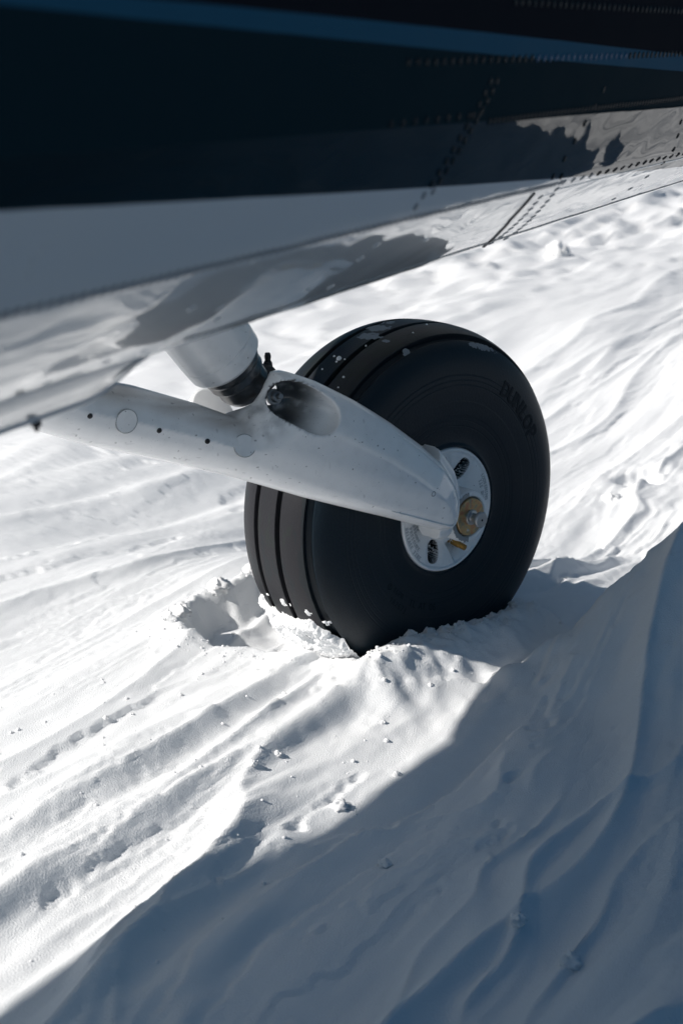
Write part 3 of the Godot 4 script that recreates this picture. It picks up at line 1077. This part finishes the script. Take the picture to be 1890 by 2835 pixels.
	bar.size = Vector3(0.0016, 0.010, 0.0022)
	put("bar", bar, M.letter, sym)
	# cast text on the wheel face, too small to read
	rim_text("RELEASE TIRE", 0.102, 188.0, 3.6, 0.0078, wheel)
	rim_text("PRESSURE", 0.092, 190.0, 4.2, 0.0078, wheel)
	rim_text("BEFORE", 0.082, 190.0, 4.6, 0.0078, wheel)
	rim_text("TIE", 0.073, 190.0, 5.0, 0.0074, wheel)
	rim_text("LOOSENING", 0.102, 28.0, -3.4, 0.0072, wheel)
	rim_text("TIE BOLTS", 0.093, 24.0, -3.7, 0.0072, wheel)

func wall_z(r: float) -> float:
	var best := 0.11
	for i in range(3, tyre_pts.size() - 1):
		if r <= tyre_pts[i].x and r >= tyre_pts[i + 1].x:
			best = lerpf(tyre_pts[i].y, tyre_pts[i + 1].y, (tyre_pts[i].x - r) / (tyre_pts[i].x - tyre_pts[i + 1].x))
	return best

func on_wall(r: float, deg: float) -> Transform3D:
	var a := deg_to_rad(deg)
	var rad := Vector3(cos(a), sin(a), 0)
	var slope := (wall_z(r + 0.006) - wall_z(r - 0.006)) / 0.012
	var n := (Vector3(0, 0, 1) - rad * slope).normalized()
	var up := (rad - n * rad.dot(n)).normalized()
	return Transform3D(Basis(up.cross(n), up, n), rad * r + Vector3(0, 0, wall_z(r)))

var glyphs := {}
func glyph(ch: String, size: float, depth: float) -> TextMesh:
	var key := "%s%f" % [ch, size]
	if not glyphs.has(key):
		var t := TextMesh.new()
		var f := SystemFont.new()
		f.font_names = PackedStringArray(["Droid Sans"])
		f.font_weight = 700
		t.font = f
		t.text = ch
		t.font_size = 32
		t.pixel_size = size / 24.0
		t.depth = depth
		t.curve_step = 4.0
		glyphs[key] = t
	return glyphs[key]

func wall_text(s: String, r: float, start: float, step: float, size: float, parent: Node, outward: bool) -> void:
	for i in s.length():
		if s[i] == " ":
			continue
		var at := on_wall(r, start + step * i)
		if not outward:
			at = at.rotated_local(Vector3(0, 0, 1), PI)
		put("raised_letter", glyph(s[i], size, 0.0012), M.letter, parent, at)

func rim_text(s: String, r: float, start: float, step: float, size: float, parent: Node) -> void:
	for i in s.length():
		if s[i] == " ":
			continue
		var a := deg_to_rad(start + step * i)
		var rad := Vector3(cos(a), sin(a), 0)
		var z := 0.1085 - 0.010 * (1.0 - sst(0.055, 0.100, r))
		var up := rad if step < 0 else -rad
		put("cast_letter", glyph(s[i], size, 0.0016), M.rim_letter, parent, Transform3D(Basis(up.cross(Vector3(0, 0, 1)), up, Vector3(0, 0, 1)), rad * r + Vector3(0, 0, z)))

# =====================================================================
# loose snow
# =====================================================================
func ground(x: float, z: float) -> float:
	return snow_h(EU.x * x + EU.z * z, EV.x * x + EV.z * z)

const NTH := ["leftmost", "second from the left", "third from the left", "fourth from the left", "fifth from the left", "sixth from the left", "seventh from the left", "eighth from the left", "ninth from the left", "tenth from the left", "eleventh from the left", "twelfth from the left", "thirteenth from the left", "fourteenth from the left"]

# where a thing stands among its like, counted from the camera's left
func rank(all: Array, p: Vector3) -> String:
	var r := Vector3(0.74702813, -0.01004318, 0.66471656)
	var d := Vector3(0.63364905, -0.29169651, -0.71652078)
	var mine := (p - CAM).dot(r) / (p - CAM).dot(d)
	var k := 0
	for q in all:
		if (q - CAM).dot(r) / (q - CAM).dot(d) < mine - 1e-6:
			k += 1
	return NTH[k]

func spread(list: Array) -> Array:
	var out := []
	for q in list:
		out.append(Vector3(q.x, -0.26, q.y))
	return out

# a small rough lump of snow, about 1 m wide before scaling
func lump_mesh(seed_: int, rough := 0.22, rings := 9, seg := 14) -> ArrayMesh:
	var n := noise(seed_, 1.0, 3)
	var p := PackedVector3Array()
	for i in seg:
		for j in rings:
			var t := TAU * i / seg
			var f := PI * j / (rings - 1)
			var d := Vector3(sin(f) * cos(t), -cos(f), sin(f) * sin(t))
			p.append(d * 0.5 * (1.0 + rough * 2.0 * n.get_noise_3d(d.x * 1.6, d.y * 1.6, d.z * 1.6)))
	return grid(p, seg, rings, true, false)

func lump(called: String, mesh: Mesh, x: float, z: float, size: Vector3, label: String, group := "") -> void:
	var b := Basis(Vector3.UP, rng.randf_range(0, TAU)).scaled(Vector3.ONE)
	b = b * Basis.from_scale(size)
	var o := put(called, mesh, M.crumb, self, Transform3D(b, Vector3(x, ground(x, z), z)))
	tag(o, label, "snow lump", group)

# snow stuck to the tyre: a crust that thins out to nothing at its ragged edge
func crust(fa: float, fb: float, aa: float, ab: float, edge: Callable, thick: float, seed_: int, fine: float, step := 0.0014) -> ArrayMesh:
	var n1 := noise(seed_, 1.0, 5)
	var nf := int((fb - fa) * 0.0265 / step)
	var na := int(deg_to_rad(ab - aa) * 0.32 / step)
	var pts := PackedVector3Array()
	var on := PackedByteArray()
	for i in na:
		var a := deg_to_rad(lerpf(aa, ab, float(i) / (na - 1)))
		for j in nf:
			var f := lerpf(fa, fb, float(j) / (nf - 1))
			var q := spline(tyre_pts, minf(absf(f), 10.9))
			var q2 := spline(tyre_pts, minf(absf(f) + 0.05, 10.95))
			var tg := (q2 - q).normalized()
			var nr := Vector2(tg.y, -tg.x)
			var sg := 1.0 if f >= 0.0 else -1.0
			var base := Vector3(cos(a) * q.x, sin(a) * q.x, q.y * sg)
			var nn := Vector3(cos(a) * nr.x, sin(a) * nr.x, nr.y * sg).normalized()
			var m: float = edge.call(rad_to_deg(a), f)
			var k := n1.get_noise_3d(base.x * fine, base.y * fine, base.z * fine)
			var h := m + k * 0.95
			on.append(1 if h > 0.0 else 0)
			var g := n1.get_noise_3d(base.x * fine * 5.0 + 9.0, base.y * fine * 5.0, base.z * fine * 5.0)
			pts.append(base + nn * (thick * 1.15 * pow(clampf(h, 0.0, 1.0), 0.75) * clampf(1.0 + 0.5 * g, 0.6, 1.35) + 0.0002))
	var full := grid(pts, na, nf, false, false, PackedColorArray(), false)
	var arr := full.surface_get_arrays(0)
	var ix := PackedInt32Array()
	for i in na - 1:
		for j in nf - 1:
			var a := i * nf + j
			if on[a] + on[a + 1] + on[a + nf] + on[a + nf + 1] > 0:
				ix.append_array([a, a + nf + 1, a + nf, a, a + 1, a + nf + 1])
	return arr_mesh(arr[Mesh.ARRAY_VERTEX], arr[Mesh.ARRAY_NORMAL], ix)

func build_snow_bits() -> void:
	# crust packed on the lower running surface
	var edge := func(a: float, f: float) -> float:
		var top := 206.0 if f < 2.4 else 206.0 + (f - 2.4) * 8.0
		if f < -1.0:
			top = 205.0
		return sst(-0.05, 1.0, (a - top) / 5.0) * 1.1 - 0.38 - 0.9 * exp(-pow((a - 215.0 - f * 1.5) / 1.8, 2.0)) * sst(2.4, 1.2, f)
	tag(put("clinging_snow", crust(-3.4, 3.8, 201.0, 243.0, edge, 0.012, 61, 26.0), M.crumb, self), "sunlit crust of grainy snow stuck to the bottom of the tyre tread", "snow")
	# thin smears of old snow on the tyre's top
	var spots := [[100.5, -0.2, 3.2, 0.8], [107.0, 0.3, 2.6, 1.0], [107.0, 1.75, 0.9, 0.3], [71.0, 3.95, 7.5, 0.33], [94.5, -0.5, 2.2, 0.5], [106.0, 3.5, 2.0, 0.4]]
	var names := ["pale smear of old snow left of the tyre's top", "pale smear of old snow lower on the tyre's upper left", "small pale dab of snow on the tyre's upper left", "long pale smear of snow on the tyre's upper right shoulder", "pale smear of snow on the very top of the tyre", "faint smear of snow high on the tyre's near shoulder"]
	for k in spots.size():
		var q: Array = spots[k]
		var near_spot := func(a: float, f: float) -> float:
			return 0.55 - pow((a - q[0]) / q[2], 2.0) * 0.9 - pow((f - q[1]) / q[3], 2.0) * 0.9 - (0.25 if k == 5 else 0.0)
		tag(put("snow_smear", crust(q[1] - q[3] * 1.5, q[1] + q[3] * 1.5, q[0] - q[2] * 1.5, q[0] + q[2] * 1.5, near_spot, 0.0006, 80 + k, 60.0, 0.0010), M.dust, self), names[k], "snow smear")
	# flecks
	var fleck := lump_mesh(5, 0.3, 6, 8)
	var flecks := [[119.6, -0.23, 4.0], [120.2, 0.31, 9.0], [119.9, 0.69, 3.0], [121.6, 0.32, 4.0], [126.3, 1.78, 4.0], [125.6, -0.19, 3.0], [130.2, 1.98, 3.0], [112.0, 1.0, 3.0], [97.0, 2.2, 3.0], [88.0, 1.5, 4.0]]
	var spot := func(q: Array) -> Vector3:
		var w := spline(tyre_pts, absf(q[1]))
		return Vector3(cos(deg_to_rad(q[0])) * w.x, sin(deg_to_rad(q[0])) * w.x, w.y * signf(q[1]))
	for q in flecks:
		var o := put("snow_fleck", fleck, M.crumb, self, Transform3D(Basis.from_scale(Vector3.ONE * q[2] * 0.0011), spot.call(q)))
		tag(o, "tiny white fleck of snow on the black upper tyre, %s" % rank(flecks.map(spot), spot.call(q)), "snow fleck", "flecks of snow on the upper tyre")
	# pebbles of snow on the sunlit crust
	var lumps := [lump_mesh(11, 0.38, 14, 20), lump_mesh(12, 0.38, 14, 20), lump_mesh(13, 0.38, 14, 20)]
	var at := [Vector2(-0.349, -0.296), Vector2(-0.36, -0.268), Vector2(-0.564, -0.159), Vector2(-0.651, -0.177), Vector2(-0.60, -0.016), Vector2(-0.715, -0.095), Vector2(-0.647, -0.019), Vector2(-0.775, -0.097), Vector2(-0.68, 0.022), Vector2(-0.699, 0.052), Vector2(-0.372, -0.131), Vector2(-0.427, -0.061), Vector2(-0.583, -0.056), Vector2(-0.499, -0.022)]
	for i in at.size():
		var k := rng.randf_range(0.0035, 0.007)
		lump("snow_pebble", lumps[i % 3], at[i].x, at[i].y, Vector3(k * 1.3, k, k * 1.3), "pea-sized snow pebble on the sunlit crust, %s" % rank(spread(at), Vector3(at[i].x, -0.26, at[i].y)), "snow pebbles on the sunlit crust left of the tyre")
	var more := [Vector2(-0.387, 0.384), Vector2(-0.521, 0.262), Vector2(-0.158, 0.227), Vector2(-0.582, 0.278), Vector2(-0.30, 0.26), Vector2(-0.24, 0.20), Vector2(-0.33, 0.30)]
	for i in more.size():
		var k := rng.randf_range(0.004, 0.010)
		lump("snow_pebble", lumps[i % 3], more[i].x, more[i].y, Vector3(k * 1.3, k, k * 1.3), "small snow pebble on the ridges by the shadow's edge, %s" % rank(spread(more), Vector3(more[i].x, -0.26, more[i].y)), "snow pebbles near the edge of the shadow")
	lump("snow_lump", lumps[0], -0.571, 0.552, Vector3(0.020, 0.014, 0.018), "rounded snow lump in the shadow, nearest its sunlit edge")
	lump("snow_lump", lumps[1], -0.572, 0.793, Vector3(0.020, 0.014, 0.020), "rounded snow lump in the blue shadow, the upper of two close together")
	lump("snow_lump", lumps[2], -0.572, 0.876, Vector3(0.026, 0.018, 0.024), "larger rounded snow lump low in the blue shadow")
	lump("snow_lump", lumps[0], -0.52, 0.404, Vector3(0.028, 0.018, 0.026), "snow lump right at the edge of the airplane's shadow")
	lump("snow_lump", lumps[1], 4.32, -3.26, Vector3(0.13, 0.10, 0.12), "bright round snow lump far behind, above the tyre's right")
	lump("snow_lump", lumps[2], 1.40, -0.60, Vector3(0.05, 0.04, 0.05), "snow lump at the rim of the small pit right of the tyre")
	lump("snow_lump", lumps[2], 5.6, -3.0, Vector3(0.22, 0.13, 0.2), "pale snow lump far behind under the airplane's nose")
	# clods along the broken edges by the tyre
	var clods := [Vector3(-0.10, 0.118, 0.020), Vector3(-0.055, 0.116, 0.030), Vector3(-0.015, 0.118, 0.026), Vector3(0.03, 0.117, 0.018), Vector3(0.115, 0.118, 0.022), Vector3(0.19, 0.114, 0.026), Vector3(-0.25, -0.13, 0.022), Vector3(-0.29, -0.20, 0.030), Vector3(-0.30, -0.30, 0.036), Vector3(-0.22, -0.06, 0.016), Vector3(-0.16, -0.37, 0.040), Vector3(-0.06, -0.39, 0.034)]
	for q in clods:
		var side := "on the bank by the tyre" if q.y > 0.0 else "on the rim of the hole"
		var same := clods.filter(func(c): return (c.y > 0.0) == (q.y > 0.0)).map(func(c): return Vector3(c.x, -0.22, c.y))
		lump("snow_clod", lumps[rng.randi_range(0, 2)], q.x, q.y, Vector3(q.z * 1.3, q.z * 0.8, q.z), "rough snow clod %s, %s" % [side, rank(same, Vector3(q.x, -0.22, q.y))], "clods of snow " + side)
	# crumbs too many to count
	var crumbs := SurfaceTool.new()
	crumbs.begin(Mesh.PRIMITIVE_TRIANGLES)
	var small := [lump_mesh(21, 0.3, 5, 6), lump_mesh(22, 0.3, 5, 6)]
	for i in 620:
		var c := Vector2.ZERO
		if i < 200:
			var t := rng.randf()
			c = Vector2(lerpf(-0.24, 0.26, t), 0.122 + absf(rng.randfn(0.0, 0.022)))
		elif i < 420:
			var t := rng.randf_range(PI * 0.4, PI * 1.6)
			c = Vector2(-0.13 + cos(t) * 0.25 * rng.randfn(1.0, 0.10), -0.20 + sin(t) * 0.19 * rng.randfn(1.0, 0.10))
		else:
			var uu := rng.randf_range(-1.2, 0.4)
			var vv := rng.randf_range(-0.45, 0.30)
			c = Vector2(EU.x * uu + EV.x * vv, EU.z * uu + EV.z * vv)
		if absf(c.y) < 0.11 and absf(c.x) < 0.30:
			continue
		var k := 0.002 + 0.006 * pow(rng.randf(), 3.0)
		crumbs.append_from(small[i % 2], 0, Transform3D(Basis(Vector3.UP, rng.randf() * TAU) * Basis.from_scale(Vector3(k, k * 0.8, k)), Vector3(c.x, ground(c.x, c.y) + k * 0.2, c.y)))
	tag(put("loose_snow_crumbs", crumbs.commit(), M.crumb, self), "loose crumbs of snow scattered round the tyre and over the crust", "snow", "", "stuff")
	# grains blown into the wheel's slots
	var grains := SurfaceTool.new()
	grains.begin(Mesh.PRIMITIVE_TRIANGLES)
	for deg in [58.0, 250.0, 291.0, 97.0]:
		for i in 46:
			var a := deg_to_rad(deg)
			var w := rng.randf_range(-0.013, 0.013)
			var l := 0.079 + rng.randf_range(-0.022, 0.022)
			var er := Vector2(w / 0.0165, (l - 0.079) / 0.0245)
			if er.length() > 0.95:
				continue
			var k := 0.0008 + 0.0024 * pow(rng.randf(), 2.0)
			var pos := Vector3(cos(a) * l - sin(a) * w, sin(a) * l + cos(a) * w, 0.100 - 0.012 * rng.randf())
			grains.append_from(small[i % 2], 0, Transform3D(Basis(Vector3(0, 0, 1), rng.randf() * TAU) * Basis.from_scale(Vector3(k * 1.3, k, k)), pos))
	tag(put("snow_grains", grains.commit(), M.crumb, self), "grains of snow blown into the dark slots of the wheel", "snow", "", "stuff")
